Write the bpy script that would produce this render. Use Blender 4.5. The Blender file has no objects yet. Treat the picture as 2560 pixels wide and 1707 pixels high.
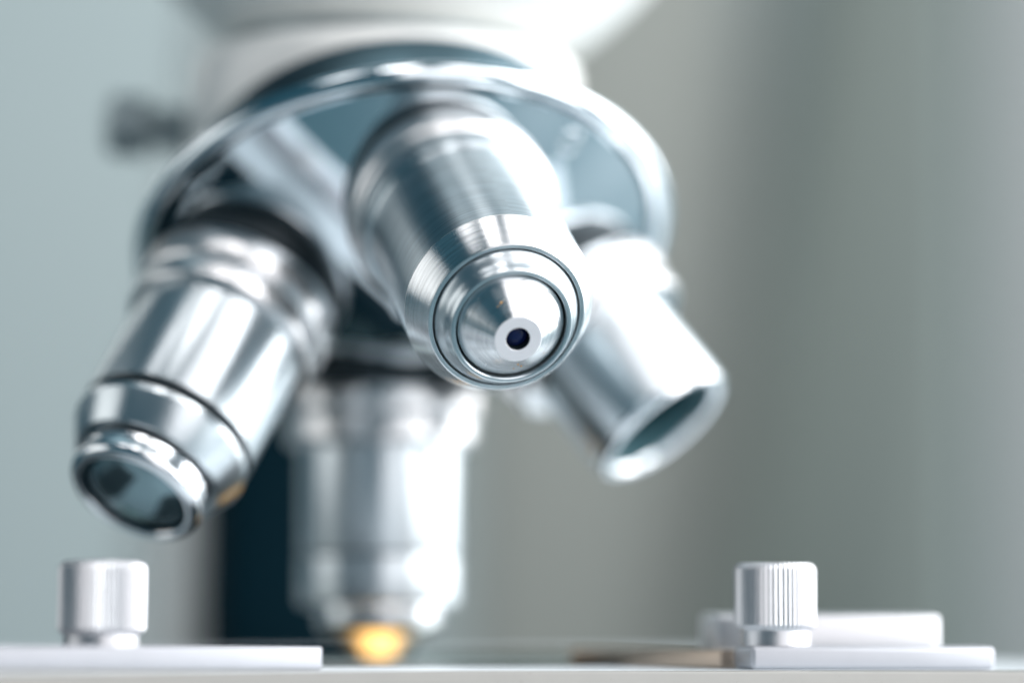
import bpy, bmesh, math, random
from mathutils import Vector, Matrix
random.seed(4)
MM = 0.001
S = bpy.context.scene
R = math.radians

# ------------------------------------------------------------------ camera
AL = R(29.4)          # half angle of the nosepiece cone
YAW = R(15.3)         # the microscope stands turned a little to the right
cam_d = bpy.data.cameras.new('camera'); cam = bpy.data.objects.new('camera', cam_d)
S.collection.objects.link(cam); S.camera = cam
cam.location = (17.5*MM, -380.1*MM, 3.35*MM)
cam.rotation_mode = 'XYZ'
cam.matrix_world = (Matrix.Translation(cam.location) @ Matrix.Rotation(R(90+5.976), 4, 'X')
                    @ Matrix.Rotation(R(0.2), 4, 'Z'))
cam_d.lens = 100; cam_d.sensor_width = 36; cam_d.clip_start = 0.02; cam_d.clip_end = 50
cam_d.dof.use_dof = True; cam_d.dof.focus_distance = 0.3195; cam_d.dof.aperture_fstop = 4.7
cam_d.dof.aperture_blades = 0

# ------------------------------------------------------------------ world and lamps
W = bpy.data.worlds.new('World'); S.world = W; W.use_nodes = True
bg = W.node_tree.nodes['Background']
bg.inputs[0].default_value = (0.022, 0.068, 0.095, 1); bg.inputs[1].default_value = 1.0

def area(name, loc, target, sx, sy, power, col):
    l = bpy.data.lights.new(name, 'AREA'); l.shape = 'RECTANGLE'; l.size = sx; l.size_y = sy
    l.energy = power; l.color = col
    o = bpy.data.objects.new(name, l); S.collection.objects.link(o)
    o.location = loc
    o.rotation_euler = (Vector(target)-Vector(loc)).to_track_quat('-Z', 'Y').to_euler()
    return o
area('window_light', (1.15, 0.20, 0.50), (0, 0, 0.03), 0.62, 1.8, 22, (1.0, 0.985, 0.99))
area('window_light', (1.10, -0.58, 0.50), (0, 0, 0.03), 0.62, 1.8, 20, (1.0, 0.985, 0.99))
area('window_light', (0.98, 0.74, 0.45), (0, 0, 0.03), 0.45, 1.5, 9, (1.0, 0.985, 0.99))
area('room_light', (0.55, -1.30, 0.40), (0, 0, 0.05), 0.85, 1.5, 6.8, (1.0, 0.94, 0.94))
area('side_fill', (-0.75, 0.72, 0.50), (0, 0, 0.05), 0.14, 0.5, 0.40, (1.0, 0.96, 0.91))  # fill lamps added to brighten the left side of the metal
area('side_fill', (-1.10, -0.22, 0.24), (0, 0, 0.05), 0.70, 0.7, 1.9, (1.0, 0.965, 0.935))
area('ceiling_bounce', (0.0, 0.45, 1.5), (0, 0.0, 0), 1.4, 0.9, 1.7, (0.66, 0.91, 1.0))  # broad lamp added in place of light bounced off the ceiling
for lx, lp in ((-0.48, 1.2), (-0.02, 2.2), (0.50, 1.6)):
    area('ceiling_lamp', (lx, -0.58, 1.25), (lx*.2, -.1, 0), 0.26, 0.5, lp, (1.0, 0.95, 0.94))

S.view_settings.view_transform = 'Standard'; S.view_settings.look = 'None'
S.view_settings.exposure = 0.3; S.view_settings.gamma = 1.0
S.render.engine = 'CYCLES'
S.cycles.use_denoising = True
S.cycles.sample_clamp_indirect = 6.0
S.cycles.max_bounces = 10

# ------------------------------------------------------------------ materials
def mat(name, col, rough=0.4, metal=0.0, coat=0.0, aniso=0.0, ring=0.0, speck=0.0, mottle=0.06, scale=300.0, spec=0.5):
    m = bpy.data.materials.new(name); m.use_nodes = True
    nt = m.node_tree; N = nt.nodes; L = nt.links; b = N['Principled BSDF']
    b.inputs['Metallic'].default_value = metal
    b.inputs['Roughness'].default_value = rough
    b.inputs['Coat Weight'].default_value = coat; b.inputs['Specular IOR Level'].default_value = spec
    b.inputs['Coat Roughness'].default_value = 0.12
    tc = N.new('ShaderNodeTexCoord')
    n = N.new('ShaderNodeTexNoise'); n.inputs['Scale'].default_value = scale; n.inputs['Detail'].default_value = 4
    L.new(tc.outputs['Object'], n.inputs['Vector'])
    mix = N.new('ShaderNodeMix'); mix.data_type = 'RGBA'
    mix.inputs[6].default_value = tuple(c*(1-mottle) for c in col)+(1,)
    mix.inputs[7].default_value = tuple(min(1, c*(1+mottle)) for c in col)+(1,)
    L.new(n.outputs['Fac'], mix.inputs[0])
    out = mix.outputs[2]
    if speck:                                   # small dirt flecks with a shape of their own
        v = N.new('ShaderNodeTexNoise'); v.inputs['Scale'].default_value = 1400; v.inputs['Detail'].default_value = 2
        L.new(tc.outputs['Object'], v.inputs['Vector'])
        r = N.new('ShaderNodeValToRGB'); r.color_ramp.elements[0].position = 0.69; r.color_ramp.elements[1].position = 0.78
        r.color_ramp.elements[1].color = (speck,)*3+(1,)
        L.new(v.outputs['Fac'], r.inputs[0])
        m2 = N.new('ShaderNodeMix'); m2.data_type = 'RGBA'
        L.new(r.outputs[0], m2.inputs[0]); L.new(out, m2.inputs[6]); m2.inputs[7].default_value = (.13, .11, .09, 1)
        out = m2.outputs[2]
    L.new(out, b.inputs['Base Color'])
    rr = N.new('ShaderNodeMapRange'); rr.inputs[3].default_value = rough*0.93; rr.inputs[4].default_value = rough*1.08
    L.new(n.outputs['Fac'], rr.inputs[0]); L.new(rr.outputs[0], b.inputs['Roughness'])
    if aniso:
        b.inputs['Anisotropic'].default_value = aniso
        t = N.new('ShaderNodeTangent'); t.direction_type = 'RADIAL'; t.axis = 'Z'
        L.new(t.outputs[0], b.inputs['Tangent']); b.inputs['Anisotropic Rotation'].default_value = .25
    if ring:                                    # fine turning lines left by the lathe
        sep = N.new('ShaderNodeSeparateXYZ'); L.new(tc.outputs['Object'], sep.inputs[0])
        a1 = N.new('ShaderNodeMath'); a1.operation = 'MULTIPLY'; L.new(sep.outputs[0], a1.inputs[0]); L.new(sep.outputs[0], a1.inputs[1])
        a2 = N.new('ShaderNodeMath'); a2.operation = 'MULTIPLY'; L.new(sep.outputs[1], a2.inputs[0]); L.new(sep.outputs[1], a2.inputs[1])
        a3 = N.new('ShaderNodeMath'); a3.operation = 'ADD'; L.new(a1.outputs[0], a3.inputs[0]); L.new(a2.outputs[0], a3.inputs[1])
        a4 = N.new('ShaderNodeMath'); a4.operation = 'SQRT'; L.new(a3.outputs[0], a4.inputs[0])
        at = N.new('ShaderNodeMath'); at.operation = 'ARCTAN2'; L.new(sep.outputs[1], at.inputs[0]); L.new(sep.outputs[0], at.inputs[1])
        a5 = N.new('ShaderNodeMath'); a5.operation = 'MULTIPLY'; a5.inputs[1].default_value = 0.0004; L.new(at.outputs[0], a5.inputs[0])
        cb = N.new('ShaderNodeCombineXYZ'); L.new(a4.outputs[0], cb.inputs[0]); L.new(sep.outputs[2], cb.inputs[1]); L.new(a5.outputs[0], cb.inputs[2])
        nn = N.new('ShaderNodeTexNoise'); nn.inputs['Scale'].default_value = 3600; nn.inputs['Detail'].default_value = 3
        L.new(cb.outputs[0], nn.inputs['Vector'])
        bp = N.new('ShaderNodeBump'); bp.inputs['Strength'].default_value = ring; bp.inputs['Distance'].default_value = 0.00003
        L.new(nn.outputs['Fac'], bp.inputs['Height']); L.new(bp.outputs[0], b.inputs['Normal'])
        cr = N.new('ShaderNodeMapRange'); cr.inputs[1].default_value = .3; cr.inputs[2].default_value = .7; cr.inputs[3].default_value = .80; cr.inputs[4].default_value = 1.06
        L.new(nn.outputs['Fac'], cr.inputs[0])
        mm2 = N.new('ShaderNodeMix'); mm2.data_type = 'RGBA'; mm2.blend_type = 'MULTIPLY'; mm2.inputs[0].default_value = 1
        L.new(out, mm2.inputs[6]); L.new(cr.outputs[0], mm2.inputs[7]); L.new(mm2.outputs[2], b.inputs['Base Color'])
    return m

M = {}
M['steel'] = mat('turned_steel', (.82, .85, .87), .26, 1, aniso=.9, ring=.4, mottle=.03)
M['barrel'] = mat('dull_turned_steel', (.53, .60, .635), .30, 1, aniso=.88, ring=.4, mottle=.03)
M['chrome'] = mat('polished_chrome', (.78, .82, .85), .20, 1, mottle=.02)
M['satin'] = mat('satin_chrome', (.62, .68, .71), .31, 1, aniso=.7, mottle=.03)
M['turret'] = mat('nosepiece_chrome', (.72, .79, .83), .03, 1, mottle=.03)
M['frost'] = mat('frosted_tip', (.80, .80, .83), .42, .25, mottle=.02)
M['knurl'] = mat('knurled_chrome', (.74, .75, .76), .30, 1, mottle=.05)
M['alu'] = mat('satin_aluminium', (.56, .57, .59), .40, 1, mottle=.05, scale=900)
M['clip'] = mat('clip_metal', (.40, .415, .445), .38, .45, mottle=.04)
M['white'] = mat('white_enamel', (.86, .865, .84), .28, 0, coat=.4, mottle=.03)
M['black'] = mat('black_enamel', (.0006, .010, .016), .7, 0, spec=.04, mottle=.1)
M['added_black'] = mat('added_plate_black', (.002, .012, .018), .35, 0, spec=.12, mottle=.1)
M['knob'] = mat('grey_knob', (.26, .32, .34), .4, .3, mottle=.05)
M['gap_shade'] = mat('gap_shade_metal', (.07, .12, .145), .38, 1, mottle=.05)  # dark colour stands in for the shadow gap below the head ring
M['bore'] = mat('dull_dark_bore', (.025, .075, .09), .6, 0, spec=.2)
M['groove'] = mat('dark_groove', (.012, .022, .028), .5, .3)
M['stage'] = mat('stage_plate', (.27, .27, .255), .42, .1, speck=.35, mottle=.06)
M['stage_top_lit'] = mat('stage_top_lightened', (.68, .74, .78), .38, 0, mottle=.03)  # top colour lightened so its reflection in the nosepiece looks brightly lit
M['warm_steel'] = mat('warm_tinted_steel', (.46, .38, .31), .32, .8)  # warm reflection on a steel spring, put into its colour
M['lens'] = mat('coated_lens', (.006, .012, .06), .05, 0, spec=.35)
M['lens2'] = mat('wide_coated_lens', (.19, .28, .31), .13, .85)
M['dirt'] = mat('dried_residue', (.55, .30, .10), .7, 0, mottle=.4, scale=4000)
M['dust'] = mat('pale_dust', (.80, .77, .70), .8, 0)
M['red'] = mat('red_brown_paint', (.25, .07, .05), .4, 0)
M['bench'] = mat('bench_laminate', (.055, .115, .14), .5, 0, mottle=.03, scale=10)

g = bpy.data.materials.new('slide_glass'); g.use_nodes = True
gb = g.node_tree.nodes['Principled BSDF']
gb.inputs['Base Color'].default_value = (.80, .95, .90, 1); gb.inputs['Roughness'].default_value = .02
gb.inputs['Transmission Weight'].default_value = 1; gb.inputs['IOR'].default_value = 1.5
M['glass'] = g
e = bpy.data.materials.new('warm_lamp_lens'); e.use_nodes = True
eb = e.node_tree.nodes['Principled BSDF']
eb.inputs['Base Color'].default_value = (.9, .6, .3, 1)
eb.inputs['Emission Color'].default_value = (1.0, .44, .14, 1); eb.inputs['Emission Strength'].default_value = 14
et = e.node_tree; tcx = et.nodes.new('ShaderNodeTexCoord'); vl = et.nodes.new('ShaderNodeVectorMath'); vl.operation = 'LENGTH'
mpx = et.nodes.new('ShaderNodeVectorMath'); mpx.operation = 'MULTIPLY'; mpx.inputs[1].default_value = (1, 1, 0)
et.links.new(tcx.outputs['Object'], mpx.inputs[0]); et.links.new(mpx.outputs[0], vl.inputs[0])
mrx = et.nodes.new('ShaderNodeMapRange'); mrx.interpolation_type = 'SMOOTHSTEP'
mrx.inputs[1].default_value = .001; mrx.inputs[2].default_value = .0072; mrx.inputs[3].default_value = 4.2; mrx.inputs[4].default_value = .35
et.links.new(vl.outputs['Value'], mrx.inputs[0]); et.links.new(mrx.outputs[0], eb.inputs['Emission Strength'])
M['lamp'] = e

# ------------------------------------------------------------------ mesh helpers (all numbers in mm)
def link(name, bm, m, parent=None, mtx=None, sharp=28, label=None, smooth=True):
    bmesh.ops.recalc_face_normals(bm, faces=bm.faces[:])
    me = bpy.data.meshes.new(name); bm.to_mesh(me); bm.free()
    if smooth:
        me.polygons.foreach_set('use_smooth', [True]*len(me.polygons))
        me.set_sharp_from_angle(angle=R(sharp))
    me.materials.append(M[m])
    o = bpy.data.objects.new(name, me); S.collection.objects.link(o)
    if parent: o.parent = parent
    if mtx is not None: o.matrix_local = mtx
    if label: o['label'] = label
    return o

def lathe(prof, seg=144, ridge=None, close=True):
    """prof: list of (r, z) or (r, z, knurl depth); capped where r > 0 at the ends"""
    bm = bmesh.new(); rings = []
    for p in prof:
        r, z = p[0], p[1]; k = p[2] if len(p) > 2 else 0
        if r <= 1e-6:
            rings.append([bm.verts.new((0, 0, z*MM))]); continue
        ring = []
        for i in range(seg):
            a = 2*math.pi*i/seg
            rr = r-(k if i % 2 else 0)
            ring.append(bm.verts.new((rr*math.cos(a)*MM, rr*math.sin(a)*MM, z*MM)))
        rings.append(ring)
    for A, B in zip(rings, rings[1:]):
        if len(A) == 1 and len(B) == 1: continue
        for i in range(seg):
            j = (i+1) % seg
            if len(A) == 1: bm.faces.new((A[0], B[i], B[j]))
            elif len(B) == 1: bm.faces.new((A[i], A[j], B[0]))
            else: bm.faces.new((A[i], A[j], B[j], B[i]))
    if close:
        for e_ in (rings[0], rings[-1]):
            if len(e_) > 2: bm.faces.new(e_)
    return bm

def arc(cr, cz, rad, a0, a1, n=6):
    return [(cr+rad*math.cos(R(a0+(a1-a0)*i/n)), cz+rad*math.sin(R(a0+(a1-a0)*i/n))) for i in range(n+1)]

def box(x0, x1, y0, y1, z0, z1, bev=.3, seg=2):
    bm = bmesh.new(); bmesh.ops.create_cube(bm, size=1)
    for v in bm.verts:
        v.co = Vector(((x0+x1)/2+v.co.x*(x1-x0), (y0+y1)/2+v.co.y*(y1-y0), (z0+z1)/2+v.co.z*(z1-z0)))*MM
    if bev: bmesh.ops.bevel(bm, geom=bm.edges[:], offset=bev*MM, segments=seg, affect='EDGES', profile=.5)
    return bm

def axis_matrix(origin, d, up=(0, 0, 1)):
    z = Vector(d).normalized(); u = Vector(up)
    if abs(z.dot(u)) > .99: u = Vector((0, 1, 0))
    x = u.cross(z).normalized(); y = z.cross(x)
    m = Matrix((x, y, z)).transposed().to_4x4(); m.translation = Vector(origin)*MM
    return m
I4 = Matrix.Identity(4)

# ------------------------------------------------------------------ setting: bench and blurred wall behind
def structure(o): o['kind'] = 'structure'; return o
structure(link('bench', box(-900, 900, -700, 880, -190, -150, 3), 'bench'))
WY = 900
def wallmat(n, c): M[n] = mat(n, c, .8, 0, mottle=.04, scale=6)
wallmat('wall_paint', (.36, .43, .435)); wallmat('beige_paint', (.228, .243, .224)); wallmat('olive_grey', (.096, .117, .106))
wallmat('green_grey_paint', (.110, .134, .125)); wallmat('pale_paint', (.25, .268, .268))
def px(p, depth): return 17.5+(p-1280)*depth/7111.0
wall = structure(link('wall', box(-900, 1100, WY, WY+60, -150, 900, 2), 'wall_paint'))
def board(name, p0, p1, shift, mname, t0=8, z0=-148, z1=600):
    """upright wall board: left and right edge given where they meet the bench line, leaning by shift at the top"""
    bm = box(px(p0, 1275), px(p1, 1275), WY-t0, WY-.5, z0, z1, 2)
    for v in bm.verts:
        f = (v.co.z/MM-z0)/(z1-z0); v.co.x += shift*f*MM
    return link(name, bm, mname, wall)
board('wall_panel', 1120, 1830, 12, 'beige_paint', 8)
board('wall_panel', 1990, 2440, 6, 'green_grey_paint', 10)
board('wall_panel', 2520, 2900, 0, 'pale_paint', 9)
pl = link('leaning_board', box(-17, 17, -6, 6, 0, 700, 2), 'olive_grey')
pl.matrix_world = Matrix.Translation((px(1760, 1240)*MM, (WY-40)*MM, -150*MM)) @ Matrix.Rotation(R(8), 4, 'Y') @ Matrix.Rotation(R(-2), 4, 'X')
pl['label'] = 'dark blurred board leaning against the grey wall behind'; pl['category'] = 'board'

# ------------------------------------------------------------------ the microscope
scope = bpy.data.objects.new('microscope', None); S.collection.objects.link(scope)
scope.location = (0, 0, 0); scope.rotation_euler = (0, 0, YAW)
scope['label'] = 'white and chrome laboratory microscope with four objective lenses on a rotating nosepiece'
scope['category'] = 'microscope'
P = Vector((0, 0, 78.15))                       # point where the axes of the objectives meet
AX = Vector((0, -math.sin(AL), -math.cos(AL)))  # axis of the nosepiece
E1 = (Vector((0, 0, -1))-Vector((0, 0, -1)).dot(AX)*AX).normalized(); E2 = AX.cross(E1)
def obj_dir(phi): return math.cos(AL)*AX+math.sin(AL)*(math.cos(phi)*E1+math.sin(phi)*E2)
MT = axis_matrix(P, AX, (1, 0, 0))

# nosepiece: chrome cone-shaped turret with a bevelled rim
CT, CR = 35.3, 19.9                             # point of the cone under an objective's seat
def cone_t(r):                                  # slightly bulged cone
    return CT-(r-CR)*math.tan(AL)-((r-CR)**2)/190.0
face = [(r, cone_t(r)) for r in (31.9, 30, 28, 26, 24, 22, 20, 18, 16, 14, 12, 10, 8, 6)]
tc0 = face[-1][1]
face += [(4.5, tc0+.7), (3, tc0+1.1), (1.5, tc0+1.3), (0, tc0+1.35)]
f0 = face[0][1]
rim = [(20, 25.7), (34.3, 25.7), (34.8, 26.0), (35.0, 26.6), (34.95, 27.3), (34.6, 27.9), (34.0, 28.25), (33.3, 28.3), (32.6, 28.1), (32.1, f0+.08)]
turret = link('nosepiece', lathe(rim+face, 192), 'turret', scope, MT, sharp=40)
link('fixed_plate', lathe([(15, 14.7), (26.4, 14.7), (26.5, 14.9), (26.5, 19.6), (28.0, 21.5), (28.4, 21.8), (28.4, 24.6), (28.0, 25.0), (15, 25.0)], 160), 'gap_shade', turret, I4)
def on_cone(r, phi_deg):
    ph = R(phi_deg)
    # local turret frame: x,y axes of MT
    return Vector((r*math.cos(ph), r*math.sin(ph), cone_t(r))), Vector((math.sin(AL)*math.cos(ph), math.sin(AL)*math.sin(ph), math.cos(AL)))
def turret_screw(r, ph, col='groove', rad=1.15):
    p, n = on_cone(r, ph)
    m = axis_matrix(p, n)
    s = link('screw', lathe([(rad+.5, -.6), (rad+.5, .02), (rad+.3, .10), (rad, .10), (rad, -.25), (0, -.25)], 40, close=False), 'steel', turret, m)
    link('screw_slot', lathe([(0, -.2), (rad*.8, -.2)], 30, close=False), col, turret, m)
    return s

# objectives
def kn(r, z0, z1, d=.17): return [(r-.35, z0), (r, z0+.35, d), (r, z1-.35, d), (r-.35, z1)]
def objective(phi, label, rb, collar_r, z_sh, z_end, plain=False, shift=(0, 0, 0)):
    d = obj_dir(phi); base = P+40.2*d+Vector(shift); d = (P+76.6*d-base).normalized(); m = axis_matrix(base, d, (1, 0, 0))
    if plain:
        prof = [(9, z_sh-3), (rb, z_sh-2), (rb, z_end)]
    else:
        prof = [(9, z_sh-6), (rb+.9, z_sh-5), (rb+.9, z_sh-2.2)]+arc(rb+.2, z_sh-2.2, .7, 0, 80, 6)+[(rb+.12, z_sh-1.2), (rb, z_sh-.7), (rb, z_end)]
    prof += [(rb-.06, z_end+.12), (rb-1.0, z_end+.12)]
    ob = link('objective', lathe(prof, 160, close=False), 'satin' if abs(phi-math.pi) > .1 else 'barrel', scope, m, sharp=35, label=label)
    if plain:
        cp = [(collar_r-1.0, 1.8)]+kn(collar_r, 1.8, z_sh-4.2)+[(collar_r-.55, z_sh-4.0), (collar_r-.45, z_sh-3.7), (collar_r-.45, z_sh-1.6)]+arc(collar_r-1.45, z_sh-1.4, 1.0, 5, 90, 6)+[(9, z_sh-.3)]
    else:
        cp = [(collar_r-1.0, 1.8)]+kn(collar_r, 1.8, z_sh-6.2)+[(collar_r-.7, z_sh-5.9)]+arc(collar_r-1.5, z_sh-5.6, .9, 10, 90, 5)+[(9, z_sh-4.6)]
    link('collar', lathe(cp, 280, close=False), 'knurl', ob, I4, sharp=50)
    link('gap_shade_ring', lathe([(9, -1.5), (collar_r-.55, -1.5), (collar_r-.55, 1.0), (collar_r-.8, 1.78), (9, 1.78)], 120), 'groove', ob, I4)  # dark ring added as the shade in the gap behind the collar
    return ob

# 1. the sharp one facing the viewer
ob = objective(math.pi, 'long steel objective pointing at the viewer, in sharp focus', 11.0, 12.9, 12.5, 30.6)
link('front_ring', lathe([(8.0, 29.5), (10.7, 29.5), (10.98, 30.75), (10.98, 30.9), (10.9, 31.05), (9.12, 34.55), (9.02, 34.66), (8.92, 34.7), (8.56, 34.7), (8.5, 34.62), (8.46, 34.3), (8.46, 29.8)], 192, close=False), 'steel', ob, I4, sharp=20)
link('groove', lathe([(8.49, 30.4), (8.0, 30.4), (7.9, 30.4)], 96, close=False), 'groove', ob, I4)
link('sleeve', lathe([(7.6, 30), (8.36, 30), (8.36, 34.2)]+[(8.24, 34.75), (7.95, 35.15), (7.70, 35.5)]+[(7.52, 35.68), (7.34, 36.0), (7.2, 36.5), (7.05, 36.95), (6.9, 37.15), (6.72, 37.22), (6.52, 37.2), (6.36, 37.08), (6.33, 36.8), (6.33, 33)], 192, close=False), 'satin', ob, I4, sharp=30)
link('inner_groove', lathe([(6.41, 34.6), (5.9, 34.6)], 96, close=False), 'groove', ob, I4)
tip = link('tip_cone', lathe([(5.4, 33), (6.0, 33), (6.12, 36.5), (6.09, 36.68), (5.96, 36.84), (2.80, 40.2), (2.74, 40.25)], 192, close=False), 'steel', ob, I4, sharp=20)
link('tip_face', lathe([(2.74, 40.25), (2.66, 40.30), (1.42, 40.30), (1.37, 40.26)], 96, close=False), 'frost', ob, I4, sharp=20)
link('lens_cell', lathe([(1.37, 40.26), (1.35, 40.1), (1.33, 38.8)], 64, close=False), 'groove', ob, I4)
link('lens', lathe([(0, 39.75), (.4, 39.72), (.8, 39.62), (1.1, 39.48), (1.32, 39.3)], 64, close=False), 'lens', ob, I4)
# dirt on the cone
def fleck(parent, ang, z, size, m, seed):
    rnd = random.Random(seed); bm = bmesh.new()
    r = 5.88-(z-36.88)*(5.88-2.80)/3.32
    n = Vector((math.cos(ang)*.733, math.sin(ang)*.733, .68)); c = Vector((r*math.cos(ang), r*math.sin(ang), z))
    t = Vector((-math.sin(ang), math.cos(ang), 0)); b_ = n.cross(t)
    k = 9; vs = []
    for i in range(k):
        a = 2*math.pi*i/k; q = size*(.45+.75*rnd.random())
        vs.append(bm.verts.new((c+t*q*math.cos(a)*1.4+b_*q*math.sin(a)*.7+n*.01)*MM))
    top = bm.verts.new((c+n*(.10+size*.3))*MM)
    for i in range(k): bm.faces.new((vs[i], vs[(i+1) % k], top))
    return link('dirt_fleck', bm, m, parent, I4, smooth=False)
for ang, z, size, mm_, sd in ((210, 38.7, .20, 'dirt', 1), (217, 38.85, .10, 'dirt', 2), (204, 38.55, .08, 'dust', 8), (12, 39.3, .14, 'dirt', 3), (18, 38.6, .16, 'dirt', 4), (8, 38.2, .07, 'dirt', 9),
                               (108, 38.1, .05, 'dust', 5), (126, 38.0, .04, 'dust', 6), (116, 38.5, .045, 'dust', 11), (100, 37.7, .04, 'dust', 12), (57, 38.3, .06, 'dirt', 7), (160, 37.3, .05, 'dust', 21), (188, 37.2, .04, 'dust', 22), (196, 37.5, .035, 'dust', 23), (232, 37.25, .045, 'dust', 24), (95, 37.4, .035, 'dust', 25), (70, 38.9, .03, 'dust', 26), (330, 37.8, .04, 'dust', 27)):
    fleck(ob, R(ang), z, size, mm_, sd)
turret_screw(31.0, 252); turret_screw(29.5, 148, 'red')

# 2. objective on the left with the wide lens
ol = objective(1.5*math.pi, 'chrome objective slanting down to the left with a wide domed lens', 11.0, 12.7, 10.6, 25.4, True, (-1.5, 0, 0))
link('groove', lathe([(10.2, 25.3), (10.2, 27.3)], 120, close=False), 'groove', ol, I4)
link('front_ring', lathe([(8, 26.95), (10.9, 26.95), (11.05, 27.1), (11.05, 27.9), (10.9, 28.15), (9.35, 31.4), (9.2, 31.55), (7.6, 31.55)], 160, close=False), 'satin', ol, I4, sharp=20)
link('recess', lathe([(7.7, 31.3), (7.7, 32.3)], 100, close=False), 'groove', ol, I4)
link('nose', lathe([(7.6, 32.1), (8.05, 32.15), (8.2, 32.4), (8.2, 33.6)]+arc(7.2, 34.5, 1.2, -25, 100, 12)+[(6.9, 35.6), (6.75, 35.4), (6.7, 34.0), (6.65, 31.5)], 160, close=False), 'chrome', ol, I4, sharp=30)
link('lens_seat', lathe([(6.78, 35.45), (6.6, 35.05), (6.3, 35.0)], 120, close=False), 'black', ol, I4)
link('lens', lathe([(0, 36.6), (1.5, 36.48), (3, 36.15), (4.2, 35.75), (5.2, 35.28), (6.0, 34.85), (6.45, 34.5)], 96, close=False), 'lens2', ol, I4, sharp=60)

# 3. working objective, upright over the stage
ov = objective(0, 'upright objective reaching down to the stage, blurred behind', 10.8, 13.2, 9.6, 23.2, True)
link('groove', lathe([(10.68, 23.0), (10.68, 23.9)], 100, close=False), 'groove', ov, I4)
link('front_ring', lathe([(8, 23.7), (10.7, 23.7), (10.85, 23.85), (10.85, 29.5), (10.65, 30.0), (10.2, 30.25), (7.5, 30.3)], 140, close=False), 'satin', ov, I4, sharp=25)
link('nose', lathe([(8.3, 30.0), (8.3, 32.2), (8.1, 32.9), (7.5, 33.6), (6.4, 34.1), (4.9, 34.6), (2.6, 36.6), (2.4, 36.75), (1.4, 36.75), (1.3, 36.5), (1.3, 34.5)], 140, close=False), 'chrome', ov, I4, sharp=25)
link('lens', lathe([(0, 36.0), (.7, 35.9), (1.29, 35.6)], 40, close=False), 'lens', ov, I4)

# 4. short objective on the right
orr = objective(.5*math.pi, 'short open-ended objective slanting down to the right, blurred', 9.9, 13.3, 9.8, 21.6, True)
link('end_ring', lathe([(9.2, 21.0), (9.9, 21.72), (9.85, 22.3), (9.4, 22.9), (9.0, 23.05), (8.6, 22.95), (8.2, 22.6), (8.0, 22.2)], 140, close=False), 'chrome', orr, I4, sharp=30)
link('bore', lathe([(8.05, 22.3), (7.4, 21.5), (6.4, 20.9), (6.0, 19.0), (6.0, 16)], 100, close=False), 'bore', orr, I4, sharp=30)
link('lens', lathe([(0, 17.6), (2.5, 17.4), (4.5, 16.9), (6.0, 16.3)], 64, close=False), 'lens2', orr, I4, sharp=60)

# white enamelled head above the nosepiece
def wedge_ring(r, top, t_cut, n=144):           # upright ring whose underside is cut along the tilted nosepiece
    bm = bmesh.new()
    prof = [(r-2.4, 0), (r-1.1, -.35), (r-.35, -1.1), (r, -2.2)]
    loops = []
    def cut(y): return 78.15-(t_cut+math.sin(AL)*y)/math.cos(AL)
    for i in range(n):
        a = 2*math.pi*i/n; c, s_ = math.cos(a), math.sin(a); col = []
        for rr, dz in [(6, 0)]+prof: col.append(bm.verts.new((rr*c*MM, rr*s_*MM, (top+dz)*MM)))
        zb = cut(r*s_)
        col.append(bm.verts.new((r*c*MM, r*s_*MM, (zb+.5)*MM)))
        col.append(bm.verts.new(((r-.4)*c*MM, (r-.4)*s_*MM, cut((r-.4)*s_)*MM)))
        col.append(bm.verts.new((6*c*MM, 6*s_*MM, cut(6*s_)*MM)))
        loops.append(col)
    for i in range(n):
        A, B = loops[i], loops[(i+1) % n]; m_ = len(A)
        for j in range(m_): bm.faces.new((A[j], B[j], B[(j+1) % m_], A[(j+1) % m_]))
    return bm
head = link('head', wedge_ring(26.4, 81.0, 14.6), 'white', scope, I4, sharp=50, label='white enamelled ring of the head above the nosepiece')
link('neck', lathe([(6, 80), (20.5, 80), (20.5, 86), (6, 86)], 120), 'knob', head, I4)  # grey colour stands in for shade on the neck
body = link('body', lathe([(6, 82.6), (21.5, 82.6), (23.0, 82.9), (25.0, 84.0), (28.0, 86.4), (31.5, 89.6), (34.5, 92.8), (36.5, 96.5), (37.5, 102), (37.5, 125), (6, 125)], 160), 'white', scope, Matrix.Translation((3.2*MM, 1*MM, 0)), sharp=50, label='white flared underside of the head')
# lock screw on the left of the head
lk = axis_matrix(Vector((-22, 13, 72.6)), Vector((-1, -.02, .03)))
ls = link('lock_screw', lathe([(3.0, 0), (3.0, 7.0), (2.0, 7.2), (2.0, 8.0), (3.6, 8.1), (4.2, 8.5, .3), (4.2, 13.0, .3), (3.6, 13.5), (0, 13.6)], 48), 'knob', scope, lk, sharp=50)

# arm and dark focusing slide behind
ab = box(-17, 24, 92, 150, -150, 150, 7, 4)
for v in ab.verts:                              # the arm leans in towards the head
    if v.co.x < 0: v.co.x += (-15+30*(v.co.z/MM+150)/300)*MM
link('arm', ab, 'white', scope, I4, label='white arm blurred behind the nosepiece')
link('focus_slide', box(-9.5, 20, 72, 96, -120, 72, 3, 3), 'black', scope, I4, label='dark upright focusing slide blurred behind the objectives')
link('foot', box(-75, 75, -95, 160, -150, -118, 8, 4), 'white', scope, I4)
link('lamp_house', lathe([(0, -117.5), (24, -117.5), (24, -96), (22, -93), (0, -93)], 64), 'black', scope, I4)

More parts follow.
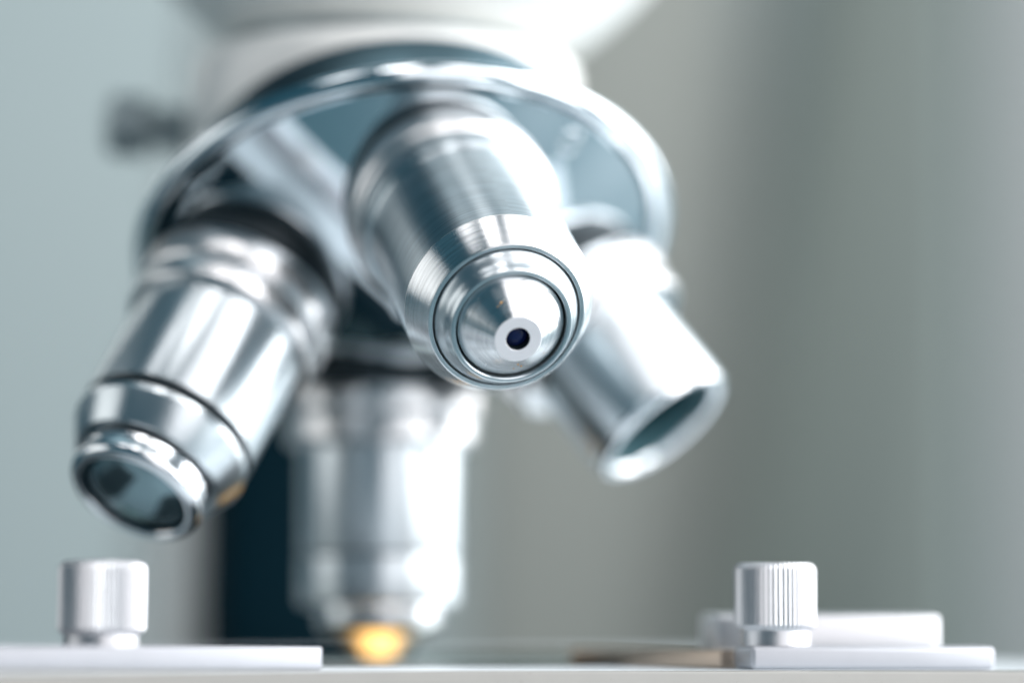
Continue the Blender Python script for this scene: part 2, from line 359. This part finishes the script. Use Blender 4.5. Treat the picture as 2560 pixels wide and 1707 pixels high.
# stage with a round opening over the lamp
def rrect(x0, x1, y0, y1, rad, n):
    pts = []
    for cx, cy, a0 in ((x1-rad, y1-rad, 0), (x0+rad, y1-rad, 90), (x0+rad, y0+rad, 180), (x1-rad, y0+rad, 270)):
        for i in range(n): a = R(a0+90*i/(n-1)); pts.append((cx+rad*math.cos(a), cy+rad*math.sin(a)))
    return pts
def outline(off):
    pts = rrect(-80+off, 86-off, -67.5+off, 66-off, 5-off, 16)
    k = 48                                       # first point of the front right corner
    pts = pts[:k]+[(-5, -67.5+off)]+pts[k:]
    return [(x, y-.19*(-5-x) if (y < 0 and x < -5) else y) for x, y in pts]
def stage_mesh():
    bm = bmesh.new(); n = 16
    lay = []
    for off, z in ((1.2, -12), (0, -10.8), (0, -.45), (.12, -.16), (.45, 0)):
        lay.append([bm.verts.new((x*MM, y*MM, z*MM)) for x, y in outline(off)])
    pts = outline(0); k = len(pts)
    for z in (0, -12):
        lay.append([bm.verts.new((11*x/math.hypot(x, y)*MM, 11*y/math.hypot(x, y)*MM, z*MM)) for x, y in pts])
    for A, B in list(zip(lay, lay[1:]))+[(lay[-1], lay[0])]:
        for i in range(k): bm.faces.new((A[i], A[(i+1) % k], B[(i+1) % k], B[i]))
    return bm
st = link('stage', stage_mesh(), 'stage', scope, I4, sharp=40, label='pale metal stage plate seen edge-on along the bottom')
def added_plate_mesh():                              # unseen black plate added so the nosepiece reflects a dark centre
    bm = bmesh.new(); pts = rrect(-36, 36, -38, 34, 4, 16); k = len(pts)
    A = [bm.verts.new((x*MM, y*MM, .004*MM)) for x, y in pts]
    B = [bm.verts.new((11*x/math.hypot(x, y)*MM, 11*y/math.hypot(x, y)*MM, .004*MM)) for x, y in pts]
    for i in range(k): bm.faces.new((A[i], A[(i+1) % k], B[(i+1) % k], B[i]))
    bmesh.ops.recalc_face_normals(bm, faces=bm.faces[:])
    r = bmesh.ops.extrude_face_region(bm, geom=bm.faces[:])
    for v in r['geom']:
        if isinstance(v, bmesh.types.BMVert): v.co.z += .12*MM
    return bm
link('added_dark_plate', added_plate_mesh(), 'added_black', st, I4)
link('added_side_plate', box(-78, -53, -43, 60, .01, .16, .03, 1), 'added_black', st, I4)  # black plate added so the nosepiece mirrors a dark area at left
st.data.materials.append(M['stage_top_lit'])
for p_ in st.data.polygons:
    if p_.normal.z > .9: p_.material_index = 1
cn = link('condenser', lathe([(7.5, -24), (10.5, -24), (10.5, -3.5), (9.8, -2.6), (7.6, -2.6), (7.5, -4)], 80, close=False), 'satin', scope, I4)
link('lamp_lens', lathe([(7.5, -4.2), (6, -3.7), (4, -3.3), (2, -3.05), (0, -3.0)], 64, close=False), 'lamp', cn, I4, sharp=60)

def bar(p0, p1, w, z0, z1, bev=.25):
    a = Vector(p0); b_ = Vector(p1); d = b_-a; n = d.length
    bm = box(0, n, -w/2, w/2, z0, z1, bev, 3)
    return bm, Matrix.Translation((a.x*MM, a.y*MM, 0)) @ Matrix.Rotation(math.atan2(d.y, d.x), 4, 'Z')
def thumb_screw(parent, pm, x, y, base, z_k, top, r, n, depth):
    prof = [(0, base), (r*.87, base), (r*.87, z_k-.25), (r*.9, z_k-.02), (r-.3, z_k)]
    prof += [(r, z_k+.4, depth), (r, top-.75, depth), (r-.2, top-.35, depth*.7), (r-.5, top-.06, depth*.2), (r-.9, top), (0, top)]
    return link('thumb_screw', lathe(prof, 2*n), 'alu', parent, pm.inverted() @ Matrix.Translation((x*MM, y*MM, 0)), sharp=12)
bm, m = bar((-79, -66.6), (-21.5, -59.4), 10.5, .02, 2.5)
lc = link('stage_clip', bm, 'clip', scope, m, sharp=50, label='flat metal clip plate under the left thumb screw')
thumb_screw(lc, m, -44.5, -61.2, 2.5, 3.9, 11.7, 4.78, 58, .16)
bm, m = bar((29.2, -60.5), (59, -61.5), 7.0, .02, 2.75, .6)
rc = link('stage_clip', bm, 'clip', scope, m, sharp=50, label='short metal clip plate under the right thumb screw')
thumb_screw(rc, m, 33.6, -59.6, 2.75, 4.7, 12.3, 4.72, 52, .14)
bm, m = bar((31, -43), (58.5, -47), 10, .02, 6.6, .8)
link('slide_holder', bm, 'alu', scope, m, sharp=50, label='raised pale block behind the right clip')
bm, m = bar((29.5, -56), (19.5, -28), 3.2, .02, 2.3, .3)
link('clip_finger', bm, 'warm_steel', scope, m, sharp=50, label='brownish spring finger running back from the right clip')

# specimen slide lying on the stage
sl = link('glass_slide', box(-38, 38, -13, 13, 0, .85, .08, 1), 'glass', None, None, smooth=False)
sl.matrix_world = Matrix.Rotation(YAW, 4, 'Z') @ Matrix.Translation((-9*MM, 0, .14*MM))
sl['label'] = 'clear greenish glass slide lying on the stage under the upright objective'; sl['category'] = 'slide'
